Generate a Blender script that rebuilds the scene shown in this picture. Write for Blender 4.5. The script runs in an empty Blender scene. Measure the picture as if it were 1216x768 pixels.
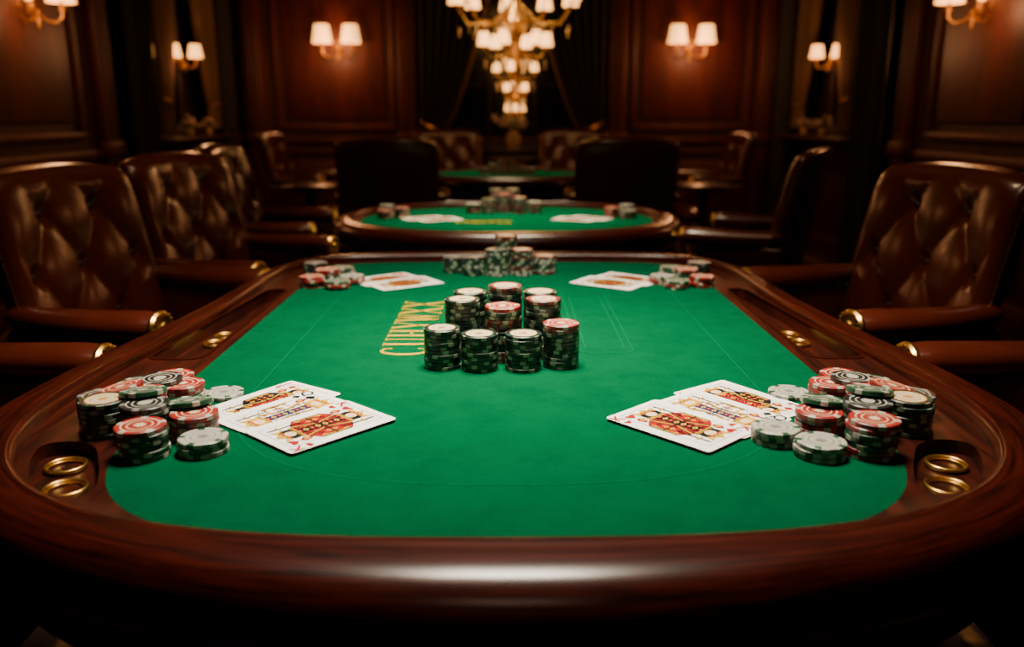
import bpy, bmesh, math, random
from mathutils import Vector, Matrix
random.seed(7)
COL = bpy.context.scene.collection
PI = math.pi

# ------------------------------------------------------------------ materials
def mk(name):
    m = bpy.data.materials.new(name); m.use_nodes = True
    nt = m.node_tree; b = nt.nodes.get('Principled BSDF')
    return m, nt, b

def plain(name, col, rough=.5, metal=0, coat=0, emis=None, estr=0, var=.12, vscale=30, bump=0, bscale=200, sheen=0, spec=None):
    m, nt, b = mk(name)
    tc = nt.nodes.new('ShaderNodeTexCoord')
    n = nt.nodes.new('ShaderNodeTexNoise'); n.inputs['Scale'].default_value = vscale; n.inputs['Detail'].default_value = 4
    nt.links.new(tc.outputs['Object'], n.inputs['Vector'])
    mx = nt.nodes.new('ShaderNodeMix'); mx.data_type = 'RGBA'
    mx.inputs[6].default_value = (*[c*(1-var) for c in col], 1)
    mx.inputs[7].default_value = (*[min(1, c*(1+var)) for c in col], 1)
    nt.links.new(n.outputs['Fac'], mx.inputs[0]); nt.links.new(mx.outputs[2], b.inputs['Base Color'])
    b.inputs['Roughness'].default_value = rough; b.inputs['Metallic'].default_value = metal
    b.inputs['Coat Weight'].default_value = coat; b.inputs['Coat Roughness'].default_value = .15
    if spec is not None: b.inputs['Specular IOR Level'].default_value = spec
    if sheen:
        b.inputs['Sheen Weight'].default_value = sheen; b.inputs['Sheen Roughness'].default_value = .5
    if emis:
        b.inputs['Emission Color'].default_value = (*emis, 1); b.inputs['Emission Strength'].default_value = estr
    if bump:
        n2 = nt.nodes.new('ShaderNodeTexNoise'); n2.inputs['Scale'].default_value = bscale; n2.inputs['Detail'].default_value = 5
        nt.links.new(tc.outputs['Object'], n2.inputs['Vector'])
        bp = nt.nodes.new('ShaderNodeBump'); bp.inputs['Strength'].default_value = bump; bp.inputs['Distance'].default_value = .002
        nt.links.new(n2.outputs['Fac'], bp.inputs['Height']); nt.links.new(bp.outputs[0], b.inputs['Normal'])
    return m

def wood(name, c1, c2, rough=.25, coat=.4, coord='UV', scale=(1, 1, 1), ns=6, spec=.5):
    m, nt, b = mk(name)
    tc = nt.nodes.new('ShaderNodeTexCoord'); mp = nt.nodes.new('ShaderNodeMapping')
    mp.inputs['Scale'].default_value = scale
    nt.links.new(tc.outputs[coord], mp.inputs['Vector'])
    n = nt.nodes.new('ShaderNodeTexNoise'); n.inputs['Scale'].default_value = ns
    n.inputs['Detail'].default_value = 8; n.inputs['Roughness'].default_value = .66; n.inputs['Distortion'].default_value = .5
    nt.links.new(mp.outputs[0], n.inputs['Vector'])
    r = nt.nodes.new('ShaderNodeValToRGB')
    r.color_ramp.elements[0].position = .38; r.color_ramp.elements[0].color = (*c1, 1)
    r.color_ramp.elements[1].position = .66; r.color_ramp.elements[1].color = (*c2, 1)
    nt.links.new(n.outputs['Fac'], r.inputs[0]); nt.links.new(r.outputs[0], b.inputs['Base Color'])
    b.inputs['Roughness'].default_value = rough; b.inputs['Coat Weight'].default_value = coat
    b.inputs['Coat Roughness'].default_value = .2; b.inputs['Specular IOR Level'].default_value = spec
    return m

M_rail = wood('polished_mahogany', (.009, .0010, .0005), (.058, .0060, .0020), .26, .05, 'UV', (2.0, 46, 1), 3, .38)
M_track = wood('mahogany_track', (.008, .0012, .0006), (.048, .0062, .0022), .30, .05, 'Object', (18, 1.6, 6), 2.5)
M_wood = wood('dark_mahogany', (.008, .002, .001), (.03, .006, .003), .38, .1, 'Object', (10, 10, 1.5), 3)
M_wall = wood('wall_mahogany', (.036, .0030, .0012), (.088, .0078, .0027), .5, 0, 'Object', (7, 7, .8), 2)
M_walld = wood('wall_mahogany_dark', (.026, .0023, .001), (.062, .0056, .002), .5, 0, 'Object', (7, 7, .8), 2)
M_leather = plain('brown_leather', (.066, .0098, .0037), .26, coat=.12, var=.3, vscale=9, bump=.2, bscale=160)
M_leatherd = plain('dark_leather', (.024, .0045, .0022), .4, var=.3, vscale=9, bump=.2, bscale=160)
M_brass = plain('brass', (.66, .38, .09), .3, 1.0, var=.1)
M_brassd = plain('aged_brass', (.40, .22, .06), .35, 1.0, var=.15)
M_gold = plain('gold_print', (.36, .235, .008), .9, var=.15, vscale=60, spec=.05)
M_line = plain('light_green_print', (.0, .082, .033), 1, var=.1, spec=0)
M_goldf = plain('faded_gold_print', (.13, .13, .01), .9, var=.2, vscale=60, spec=0)
M_white = plain('card_white', (.80, .78, .73), .45, var=.02)
M_cred = plain('card_red', (.26, .003, .003), .7, spec=.1)
M_cblk = plain('card_black', (.004, .004, .005), .7, spec=.1)
M_cgold = plain('card_gold', (.50, .28, .012), .7, spec=.1)
M_cblue = plain('card_blue', (.008, .014, .06), .7, spec=.1)
M_skin = plain('card_skin', (.72, .50, .34), .6, spec=.1)
M_shade = plain('lit_shade', (.9, .65, .35), .8, emis=(1.0, .42, .11), estr=3.1, var=.05)
M_bulb = plain('lit_glass', (.9, .65, .35), .5, emis=(1.0, .44, .12), estr=3.5, var=.03)
M_drape = plain('dark_drape', (.009, .009, .006), .85, var=.3, sheen=.1)
M_beige = plain('tan_curtain', (.14, .075, .034), .8, var=.2, sheen=.1)
M_glass = plain('night_glass', (.004, .004, .005), .15, var=.2)
M_crys = plain('crystal', (.7, .55, .32), .12, .6)
M_leaf = plain('foliage', (.02, .055, .015), .6, var=.4)
M_petal = plain('petals', (.6, .40, .30), .6, var=.3)
M_vase = plain('vase_ceramic', (.35, .22, .12), .25)
M_ceil = plain('ceiling_paint', (.03, .015, .01), .8)

# felt
M_felt, nt, b = mk('green_felt')
tc = nt.nodes.new('ShaderNodeTexCoord')
n1 = nt.nodes.new('ShaderNodeTexNoise'); n1.inputs['Scale'].default_value = 14; n1.inputs['Detail'].default_value = 8; n1.inputs['Roughness'].default_value = .75
n2 = nt.nodes.new('ShaderNodeTexNoise'); n2.inputs['Scale'].default_value = 420; n2.inputs['Detail'].default_value = 3
for n in (n1, n2): nt.links.new(tc.outputs['Object'], n.inputs['Vector'])
ad = nt.nodes.new('ShaderNodeMath'); ad.operation = 'MULTIPLY_ADD'; ad.inputs[1].default_value = .8
nt.links.new(n2.outputs['Fac'], ad.inputs[0]); nt.links.new(n1.outputs['Fac'], ad.inputs[2])
r = nt.nodes.new('ShaderNodeValToRGB')
r.color_ramp.elements[0].position = .4; r.color_ramp.elements[0].color = (0, .036, .0130, 1)
r.color_ramp.elements[1].position = 1.0; r.color_ramp.elements[1].color = (0, .063, .0235, 1)
nt.links.new(ad.outputs[0], r.inputs[0]); nt.links.new(r.outputs[0], b.inputs['Base Color'])
b.inputs['Roughness'].default_value = 1; b.inputs['Specular IOR Level'].default_value = .0
bp = nt.nodes.new('ShaderNodeBump'); bp.inputs['Strength'].default_value = .3; bp.inputs['Distance'].default_value = .001
nt.links.new(n2.outputs['Fac'], bp.inputs['Height']); nt.links.new(bp.outputs[0], b.inputs['Normal'])

# carpet
M_carpet, nt, b = mk('patterned_carpet')
tc = nt.nodes.new('ShaderNodeTexCoord')
vo = nt.nodes.new('ShaderNodeTexVoronoi'); vo.inputs['Scale'].default_value = 3.2; vo.feature = 'DISTANCE_TO_EDGE'; vo.inputs['Randomness'].default_value = .25
wv = nt.nodes.new('ShaderNodeTexVoronoi'); wv.inputs['Scale'].default_value = 11
for n in (vo, wv): nt.links.new(tc.outputs['Object'], n.inputs['Vector'])
r1 = nt.nodes.new('ShaderNodeValToRGB'); r1.color_ramp.elements[0].position = .04; r1.color_ramp.elements[0].color = (.13, .055, .015, 1)
r1.color_ramp.elements[1].position = .09; r1.color_ramp.elements[1].color = (.014, .007, .005, 1)
r2 = nt.nodes.new('ShaderNodeValToRGB'); r2.color_ramp.elements[0].position = .18; r2.color_ramp.elements[0].color = (.13, .055, .016, 1)
r2.color_ramp.elements[1].position = .3; r2.color_ramp.elements[1].color = (.006, .004, .004, 1)
nt.links.new(vo.outputs['Distance'], r1.inputs[0]); nt.links.new(wv.outputs['Distance'], r2.inputs[0])
mx = nt.nodes.new('ShaderNodeMix'); mx.data_type = 'RGBA'; mx.blend_type = 'ADD'; mx.inputs[0].default_value = 1
nt.links.new(r1.outputs[0], mx.inputs[6]); nt.links.new(r2.outputs[0], mx.inputs[7]); nt.links.new(mx.outputs[2], b.inputs['Base Color'])
b.inputs['Roughness'].default_value = .95; b.inputs['Specular IOR Level'].default_value = .1

# ------------------------------------------------------------------ mesh builder
class MB:
    def __init__(s): s.v = []; s.f = []; s.m = []; s.uv = []
    def add(s, vs, fs, mi=0, M=None, uv=None):
        o = len(s.v)
        for p in vs: s.v.append(tuple(M @ Vector(p)) if M is not None else tuple(p))
        for k, f in enumerate(fs):
            s.f.append([i+o for i in f]); s.m.append(mi); s.uv.append(uv[k] if uv else None)
    def bbox(s, loc, size, bev=.01, seg=2, mi=0, M=None):
        bm = bmesh.new(); bmesh.ops.create_cube(bm, size=1)
        for v in bm.verts: v.co = Vector((v.co.x*size[0], v.co.y*size[1], v.co.z*size[2])) + Vector(loc)
        if bev > 0: bmesh.ops.bevel(bm, geom=list(bm.edges), offset=min(bev, min(size)*.49), segments=seg, profile=.5, affect='EDGES')
        bm.verts.index_update()
        s.add([v.co.copy() for v in bm.verts], [[v.index for v in f.verts] for f in bm.faces], mi, M); bm.free()
    def lathe(s, prof, segs=24, mi=0, M=None, cap=True):
        vs = []; fs = []
        for (r, z) in prof:
            for k in range(segs):
                a = 2*PI*k/segs; vs.append((r*math.cos(a), r*math.sin(a), z))
        for i in range(len(prof)-1):
            for k in range(segs):
                k2 = (k+1) % segs
                fs.append([i*segs+k, i*segs+k2, (i+1)*segs+k2, (i+1)*segs+k])
        if cap:
            if prof[0][0] > 1e-5: fs.append([k for k in range(segs)][::-1])
            if prof[-1][0] > 1e-5: fs.append([(len(prof)-1)*segs+k for k in range(segs)])
        s.add(vs, fs, mi, M)
    def shell(s, prof, segs=24, mi=0, M=None): s.lathe(prof, segs, mi, M, False)
    def tube(s, path, rad, segs=8, mi=0, M=None, sx=1.0, sz=1.0):
        P = [Vector(p) for p in path]; n = len(P)
        R = rad if isinstance(rad, (list, tuple)) else [rad]*n
        vs = []; fs = []; up = None
        for i in range(n):
            t = (P[min(i+1, n-1)]-P[max(i-1, 0)]).normalized()
            if up is None:
                up = Vector((0, 0, 1)) if abs(t.z) < .9 else Vector((0, 1, 0))
            side = t.cross(up).normalized(); up = side.cross(t).normalized()
            for k in range(segs):
                a = 2*PI*k/segs
                vs.append(P[i]+side*math.cos(a)*R[i]*sx+up*math.sin(a)*R[i]*sz)
        for i in range(n-1):
            for k in range(segs):
                k2 = (k+1) % segs
                fs.append([i*segs+k, i*segs+k2, (i+1)*segs+k2, (i+1)*segs+k])
        fs.append(list(range(segs))[::-1]); fs.append([(n-1)*segs+k for k in range(segs)])
        s.add(vs, fs, mi, M)
    def sphere(s, c, r, mi=0, M=None, seg=8, sc=(1, 1, 1)):
        prof = [(max(1e-6, r*math.sin(PI*i/seg)), -r*math.cos(PI*i/seg)) for i in range(seg+1)]
        T = Matrix.Translation(Vector(c)) @ Matrix.Diagonal((*sc, 1))
        s.shell(prof, seg*2, mi, (M @ T) if M is not None else T)
    def mesh(s, name, mats, ang=35):
        me = bpy.data.meshes.new(name); me.from_pydata(s.v, [], s.f)
        for m in mats: me.materials.append(m)
        me.polygons.foreach_set('material_index', s.m)
        if any(u is not None for u in s.uv):
            L = me.uv_layers.new(name='UVMap')
            for p, u in zip(me.polygons, s.uv):
                if u:
                    for li, c in zip(p.loop_indices, u): L.data[li].uv = c
        me.validate(); me.update()
        for p in me.polygons: p.use_smooth = True
        me.set_sharp_from_angle(angle=math.radians(ang))
        return me

def fixn(me):
    bm = bmesh.new(); bm.from_mesh(me); bmesh.ops.recalc_face_normals(bm, faces=bm.faces); bm.to_mesh(me); bm.free()

def obj(name, data, parent=None, loc=(0, 0, 0), rot=(0, 0, 0), **kw):
    o = bpy.data.objects.new(name, data); COL.objects.link(o)
    o.location = loc; o.rotation_euler = rot
    if parent: o.parent = parent
    for k, v in kw.items(): o[k] = v
    return o
def empty(name, loc, rot=(0, 0, 0), **kw):
    o = obj(name, None, None, loc, rot, **kw); o.empty_display_size = .1; return o

def outline(a, yn, bn, nn, yf, bf, nf, N=56, S=24, cx=0, taper=0):
    pts = []
    sg = lambda x: (1 if x > 0 else -1 if x < 0 else 0)
    for i in range(N+1):
        t = -PI*i/N; c, s_ = math.cos(t), math.sin(t)
        pts.append((cx+a*sg(c)*abs(c)**(2/nn), yn+bn*sg(s_)*abs(s_)**(2/nn)))
    for i in range(1, S): pts.append((cx-a, yn+(yf-yn)*i/S))
    for i in range(N+1):
        t = PI-PI*i/N; c, s_ = math.cos(t), math.sin(t)
        pts.append((cx+a*sg(c)*abs(c)**(2/nf), yf+bf*sg(s_)*abs(s_)**(2/nf)))
    for i in range(1, S): pts.append((cx+a, yf+(yn-yf)*i/S))
    if taper:
        q = []
        for (x, y) in pts:
            t = max(0, min(1, (y-1.30)/1.05)); t = t*t*(3-2*t); q.append((x*(1-taper*t), y))
        pts = q
    return pts

def sweep(mb, inn, out, prof, z0, mi=0, closed=True):
    N = len(inn); K = len(prof); vs = []; fs = []; uv = []
    L = [0]
    for i in range(N):
        p, q = out[i], out[(i+1) % N]; L.append(L[-1]+math.hypot(p[0]-q[0], p[1]-q[1]))
    W = [0]
    for k in range(K):
        p, q = prof[k], prof[(k+1) % K]; W.append(W[-1]+math.hypot((p[0]-q[0])*.12, p[1]-q[1]))
    for i in range(N):
        for (t, z) in prof:
            vs.append((inn[i][0]*(1-t)+out[i][0]*t, inn[i][1]*(1-t)+out[i][1]*t, z0+z))
    for i in range(N):
        j = (i+1) % N
        for k in range(K if closed else K-1):
            k2 = (k+1) % K
            fs.append([i*K+k, j*K+k, j*K+k2, i*K+k2])
            uv.append([(L[i], W[k]), (L[i+1], W[k]), (L[i+1], W[k+1]), (L[i], W[k+1])])
    mb.add(vs, fs, mi, None, uv)

def slab(mb, out, z0, z1, mi=0):
    N = len(out)
    vs = [(p[0], p[1], z1) for p in out]+[(p[0], p[1], z0) for p in out]
    fs = [[i, (i+1) % N, N+(i+1) % N, N+i] for i in range(N)]
    fs.append(list(range(N))); fs.append(list(range(N, 2*N))[::-1])
    mb.add(vs, fs, mi)

def strip(mb, pts, w, z, mi=0, closed=True, M=None):
    N = len(pts); vs = []; fs = []
    for i in range(N):
        p0 = pts[i-1] if (closed or i > 0) else pts[i]; p1 = pts[(i+1) % N] if (closed or i < N-1) else pts[i]
        dx, dy = p1[0]-p0[0], p1[1]-p0[1]; l = math.hypot(dx, dy) or 1
        nx, ny = -dy/l*w/2, dx/l*w/2
        vs += [(pts[i][0]+nx, pts[i][1]+ny, z), (pts[i][0]-nx, pts[i][1]-ny, z)]
    for i in range(N if closed else N-1):
        j = (i+1) % N; fs.append([2*i, 2*i+1, 2*j+1, 2*j])
    mb.add(vs, fs, mi, M)

def rrect(x0, x1, y0, y1, r, n=6):
    pts = []
    for (cx, cy, a0) in ((x1-r, y1-r, 0), (x0+r, y1-r, 90), (x0+r, y0+r, 180), (x1-r, y0+r, 270)):
        for i in range(n+1):
            a = math.radians(a0+90*i/n); pts.append((cx+r*math.cos(a), cy+r*math.sin(a)))
    return pts
def chaikin(p, n=3):
    for _ in range(n):
        q = []
        for i in range(len(p)):
            a, b_ = p[i], p[(i+1) % len(p)]
            q += [(a[0]*.75+b_[0]*.25, a[1]*.75+b_[1]*.25), (a[0]*.25+b_[0]*.75, a[1]*.25+b_[1]*.75)]
        p = q
    return p

def letters(word, mb, M, h, adv, z, T=.13, t=.055):
    def bar(x0, y0, x1, y1, w):
        dx, dy = x1-x0, y1-y0; l = math.hypot(dx, dy); nx, ny = -dy/l*w/2, dx/l*w/2
        mb.add([(x0+nx, y0+ny, z), (x0-nx, y0-ny, z), (x1-nx, y1-ny, z), (x1+nx, y1+ny, z)], [[0, 1, 2, 3]], 0, M)
    cur = 0; T, t = T*h, t*h; w = adv*.80
    def ser(x, y, k=1): bar(x-T*.85*k, y, x+T*.85*k, y, .05*h)
    def stem(x, y0, y1, w_):
        bar(x, y0, x, y1, w_); ser(x, y0); ser(x, y1)
    for ch in word:
        if ch == 'C':
            pts = []
            for i in range(17):
                a = math.radians(50+260*i/16); pts.append((cur+w*.55+w*.45*math.cos(a), h/2+h*.48*math.sin(a)))
            for i in range(16):
                k = 1-abs(i-8)/8; bar(*pts[i], *pts[i+1], t+(T-t)*k)
            bar(pts[0][0], pts[0][1]-.10*h, pts[0][0], pts[0][1]+.10*h, t)
            bar(pts[-1][0], pts[-1][1]-.10*h, pts[-1][0], pts[-1][1]+.10*h, t)
        elif ch == 'U':
            bar(cur+w*.18, h*.3, cur+w*.18, h, T); bar(cur+w*.85, h*.3, cur+w*.85, h, t); ser(cur+w*.18, h); ser(cur+w*.85, h, .7)
            pts = [(cur+w*.515+w*.335*math.cos(a), h*.32-h*.29*math.sin(a)) for a in [PI-PI*i/12 for i in range(13)]]
            for i in range(12): bar(*pts[i], *pts[i+1], T*(1-i/12)+t*(i/12))
        elif ch == 'H':
            stem(cur+w*.17, 0, h, T); stem(cur+w*.83, 0, h, T); bar(cur+w*.15, h/2, cur+w*.85, h/2, t)
        elif ch == 'Y':
            bar(cur+w*.5, 0, cur+w*.5, h*.45, T); ser(cur+w*.5, 0); bar(cur+w*.5, h*.42, cur+w*.08, h, T*.9); bar(cur+w*.5, h*.42, cur+w*.92, h, t)
            for xx in (.12, .9): ser(cur+w*xx, h, .8)
        elif ch == 'W':
            for (a_, b_, th) in ((.02, .28, T*.8), (.5, .28, t), (.5, .74, T*.8), (.98, .74, t)): bar(cur+w*a_, h, cur+w*b_, 0, th)
            for xx in (.06, .96): ser(cur+w*xx, h, .8)
        elif ch == 'X':
            bar(cur+w*.08, h, cur+w*.92, 0, T); bar(cur+w*.08, 0, cur+w*.92, h, t)
            for xx in (.10, .90): ser(cur+w*xx, h, .8); ser(cur+w*xx, 0, .8)
        cur += adv
WORD = 'CUHYWXX'

# ------------------------------------------------------------------ room
RX, Y0, Y1, CH = 3.0, -2.0, 9.5, 3.3
def panel(mb, M, cx, z0, z1, w, mi=0, mf=0):
    h = z1-z0; cz = (z0+z1)/2; t = .055
    for (x, z, sx, sz) in ((cx, z1-t/2, w, t), (cx, z0+t/2, w, t)):
        mb.bbox((x, -.018, z), (sx, .036, sz), .014, 2, mf, M)
    for x in (cx-w/2+t/2, cx+w/2-t/2): mb.bbox((x, -.017, cz), (t, .034, h-.02), .014, 2, mf, M)
    mb.bbox((cx, -.010, cz), (w-.24, .026, h-.24), .012, 2, mi, M)
def wall(name, M, length, panels, pil):
    mb = MB()
    mb.bbox((0, .06, CH/2), (length, .12, CH), 0, 1, 1, M)
    mb.bbox((0, -.02, .97), (length, .05, .07), .015, 2, 0, M)
    mb.bbox((0, -.02, .08), (length, .04, .16), .012, 2, 0, M)
    mb.bbox((0, -.05, CH-.1), (length, .12, .2), .04, 3, 0, M)
    for (cx, w) in panels:
        panel(mb, M, cx, 1.08, 2.95, w); panel(mb, M, cx, .22, .88, w)
    for cx in pil:
        mb.bbox((cx, -.035, CH/2), (.2, .07, CH-.02), .012, 2, 0, M)
        for k in (-.05, 0, .05): mb.bbox((cx+k, -.072, 2.0), (.018, .012, 1.75), .005, 1, 0, M)
        mb.bbox((cx, -.045, 1.0), (.25, .1, .12), .02, 2, 0, M)
    o = obj(name, mb.mesh(name, [M_wall, M_walld])); o['kind'] = 'structure'
    return o
Mback = Matrix.Translation((0, Y1, 0))
wall('wall_back', Mback, 6.24, [(-1.86, 1.32), (2.0, 1.32)], [-2.72, 2.82, -1.08, 1.2])
ML = Matrix.Translation((-RX, (Y0+Y1)/2, 0)) @ Matrix.Rotation(PI/2, 4, 'Z')
MR = Matrix.Translation((RX, (Y0+Y1)/2, 0)) @ Matrix.Rotation(-PI/2, 4, 'Z')
yc = (Y0+Y1)/2
def ly(y): return y-yc
lp = [(ly(y), 1.25) for y in (-1.1, .5, 2.1, 3.7, 5.5)]
wall('wall_left', ML, Y1-Y0, lp, [ly(y) for y in (-.3, 1.3, 2.9, 4.55, 6.45, 9.35)])
wall('wall_right', MR, Y1-Y0, [(-a, w) for a, w in lp], [-ly(y) for y in (-.3, 1.3, 2.9, 4.55, 6.45, 9.35)])
MF = Matrix.Translation((0, Y0, 0)) @ Matrix.Rotation(PI, 4, 'Z')
wall('wall_front', MF, 6.24, [(-2, 1.3), (0, 1.3), (2, 1.3)], [-1, 1])
for nm, z, m in (('floor', -.05, M_carpet), ('ceiling', CH+.05, M_ceil)):
    mb = MB(); mb.bbox((0, yc, z), (6.24, Y1-Y0+.24, .1), 0, 1, 0)
    o = obj(nm, mb.mesh(nm, [m])); o['kind'] = 'structure'

def window(name, M, w, z0, z1, cols=2, rows=3):
    mb = MB(); h = z1-z0; cz = (z0+z1)/2
    mb.bbox((0, -.01, cz), (w, .02, h), 0, 1, 1, M)
    for x in (-w/2, w/2): mb.bbox((x, -.04, cz), (.09, .08, h+.09), .02, 2, 0, M)
    for z in (z0, z1): mb.bbox((0, -.04, z), (w+.09, .08, .09), .02, 2, 0, M)
    for i in range(1, cols): mb.bbox((-w/2+w*i/cols, -.03, cz), (.03, .03, h), .008, 1, 0, M)
    for i in range(1, rows): mb.bbox((0, -.03, z0+h*i/rows), (w, .03, .03), .008, 1, 0, M)
    mb.bbox((0, -.13, z0-.06), (w+.2, .30, .05), .015, 2, 0, M)
    o = obj(name, mb.mesh(name, [M_wood, M_glass])); o['kind'] = 'structure'
WY = 7.95
MWL = Matrix.Translation((-RX, WY, 0)) @ Matrix.Rotation(PI/2, 4, 'Z')
MWR = Matrix.Translation((RX, WY, 0)) @ Matrix.Rotation(-PI/2, 4, 'Z')
window('window_1', MWL, 1.5, 1.1, 2.9); window('window_2', MWR, 1.5, 1.1, 2.9)
window('window_3', Matrix.Translation((.06, Y1, 0)), 1.5, .9, 2.9, 3, 3)

def curtain(name, M, x_of, z0, z1, folds, depth, mat, label, trim=None, tie=None, nz=40, nu=80):
    root = empty(name, M @ Vector((sum(x_of(z0))/2, -.12, z0)), label=label, category='curtain')
    inv = Matrix.Translation(-Vector(root.location))
    vs = []; fs = []
    for j in range(nz+1):
        z = z0+(z1-z0)*j/nz; xa, xb = x_of(z)
        for i in range(nu+1):
            u = i/nu
            vs.append((xa+(xb-xa)*u, -.125-depth*math.sin(2*PI*folds*u+.4*math.sin(z*3)), z))
    for j in range(nz):
        for i in range(nu):
            a = j*(nu+1)+i; fs.append([a, a+1, a+nu+2, a+nu+1])
    mb = MB(); mb.add(vs, fs, 0, inv @ M)
    obj('drape_cloth', mb.mesh('drape_cloth', [mat], 80), root)
    if trim:
        mb = MB(); mb.tube([(x_of(z0+(z1-z0)*j/nz)[1], -.14-depth*.2, z0+(z1-z0)*j/nz) for j in range(nz+1)], .010, 6, 0, inv @ M)
        obj('trim_cord', mb.mesh('trim_cord', [trim]), root, label='gold braided edge cord')
    if tie:
        mb = MB(); xa, xb = x_of(tie)
        mb.tube([(xa, -.1, tie+.06), ((xa+xb)/2, -.135-depth*1.3, tie), (xb, -.12, tie-.02)], .018, 8, 0, inv @ M)
        obj('tieback', mb.mesh('tieback', [M_brassd]), root)
    return root
def tied(xa, x_top, x_tie, ztie, ztop, xbot):
    def f(z):
        if z >= ztie:
            t = (z-ztie)/(ztop-ztie); return (xa, x_tie+(x_top-x_tie)*(t**.75))
        t = (ztie-z)/ztie; return (xa, x_tie+(xbot-x_tie)*min(1, t*1.4))
    return f
curtain('window_curtain', Matrix.Translation((.06, Y1, 0)), tied(-.98, -.12, -.72, 1.1, 2.95, -.6), .02, 2.95, 7, .035, M_drape, 'dark heavy curtain tied back with gold edge cord', M_brassd, 1.1)
curtain('window_curtain', Matrix.Translation((.06, Y1, 0)), tied(.98, .12, .72, 1.1, 2.95, .6), .02, 2.95, 7, .035, M_drape, 'dark heavy curtain tied back with gold edge cord', M_brassd, 1.1)
for MM, sd in ((MWL, 1), (MWR, -1)):
    curtain('window_curtain', MM, tied(-.72, -.1, -.50, 1.35, 2.9, -.45), 1.12, 2.9, 6, .03, M_beige, 'tan curtain tied open at a side window', None, 1.35)
    curtain('window_curtain', MM, tied(.72, .1, .50, 1.35, 2.9, .45), 1.12, 2.9, 6, .03, M_beige, 'tan curtain tied open at a side window', None, 1.35)
    for x in (-1.02, 1.02):
        curtain('heavy_drape', MM, lambda z, x=x: (x-.2, x+.2), .02, 3.05, 4, .05, M_drape, 'floor-length dark heavy drape beside a side window')

# ------------------------------------------------------------------ sconces
def sconce(M, label, s=1.0, yaw=0, en=5, off=.42):
    root = empty('wall_sconce', M @ Vector((0, 0, 0)), label=label, category='wall lamp')
    R0 = M.to_3x3().to_4x4() @ Matrix.Scale(s, 4)
    R = R0 @ Matrix.Translation((0, -.05, 0)) @ Matrix.Rotation(yaw, 4, 'Z') @ Matrix.Translation((0, .05, 0))
    mb = MB()
    mb.lathe([(.001, 0), (.05, 0), (.055, .01), (.04, .02), (.025, .03), (.001, .035)], 20, 0, R0 @ Matrix.Rotation(PI/2, 4, 'X') @ Matrix.Diagonal((1, 1.8, 1, 1)))
    mb.sphere((0, -.05, -.03), .022, 0, R0); mb.lathe([(.001, -.16), (.012, -.14), (.006, -.12), (.018, -.08), (.008, -.05), (.001, -.04)], 12, 0, R0 @ Matrix.Translation((0, -.05, 0)))
    obj('backplate', mb.mesh('backplate', [M_brassd]), root)
    for sx in (-1, 1):
        mb = MB(); mb.tube([(0, -.04, -.03), (sx*.05, -.08, -.09), (sx*.11, -.11, -.10), (sx*.148, -.12, -.06), (sx*.15, -.12, .0)], .008, 8, 0, R)
        mb.lathe([(.004, 0), (.03, .004), (.012, .015), (.012, .07), (.001, .07)], 14, 0, R @ Matrix.Translation((sx*.15, -.12, -.01)))
        obj('arm', mb.mesh('arm', [M_brassd]), root)
        mb = MB(); T = R @ Matrix.Translation((sx*.15, -.12, 0))
        mb.shell([(.105, .045), (.098, .08), (.086, .15), (.074, .225)], 28, 0, T)
        mb.shell([(.071, .224), (.083, .15), (.095, .08), (.102, .046)], 28, 0, T)
        mb.sphere((0, 0, .12), .03, 0, T)
        obj('lamp_shade', mb.mesh('lamp_shade', [M_shade]), root)
    l = bpy.data.lights.new('sconce_light', 'POINT'); l.energy = en; l.color = (1, .42, .17); l.shadow_soft_size = .08; l.specular_factor = 0
    obj('sconce_light', l, root, tuple(R @ Vector((0, -off/s, -.05))))
    return root
LS = 'brass two-arm wall sconce with lit cream shades on mahogany wall'
sconce(Matrix.Translation((-1.80, Y1-.02, 1.94)), LS, en=20, off=.45); sconce(Matrix.Translation((1.96, Y1-.02, 1.94)), LS, en=20, off=.45)
sconce(Matrix.Translation((-RX+.02, 5.6, 1.90)) @ Matrix.Rotation(PI/2, 4, 'Z'), LS, .85, math.radians(-45), 9, .4)
sconce(Matrix.Translation((RX-.02, 5.6, 1.90)) @ Matrix.Rotation(-PI/2, 4, 'Z'), LS, .85, math.radians(45), 9, .4)
LS = 'small brass two-arm sconce with lit shades at curtained window'
sconce(Matrix.Translation((-RX+.06, WY, 1.72)) @ Matrix.Rotation(PI/2, 4, 'Z'), LS, .62, math.radians(-55), 8, .45)
sconce(Matrix.Translation((RX-.06, WY, 1.72)) @ Matrix.Rotation(-PI/2, 4, 'Z'), LS, .62, math.radians(55), 8, .45)

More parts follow.
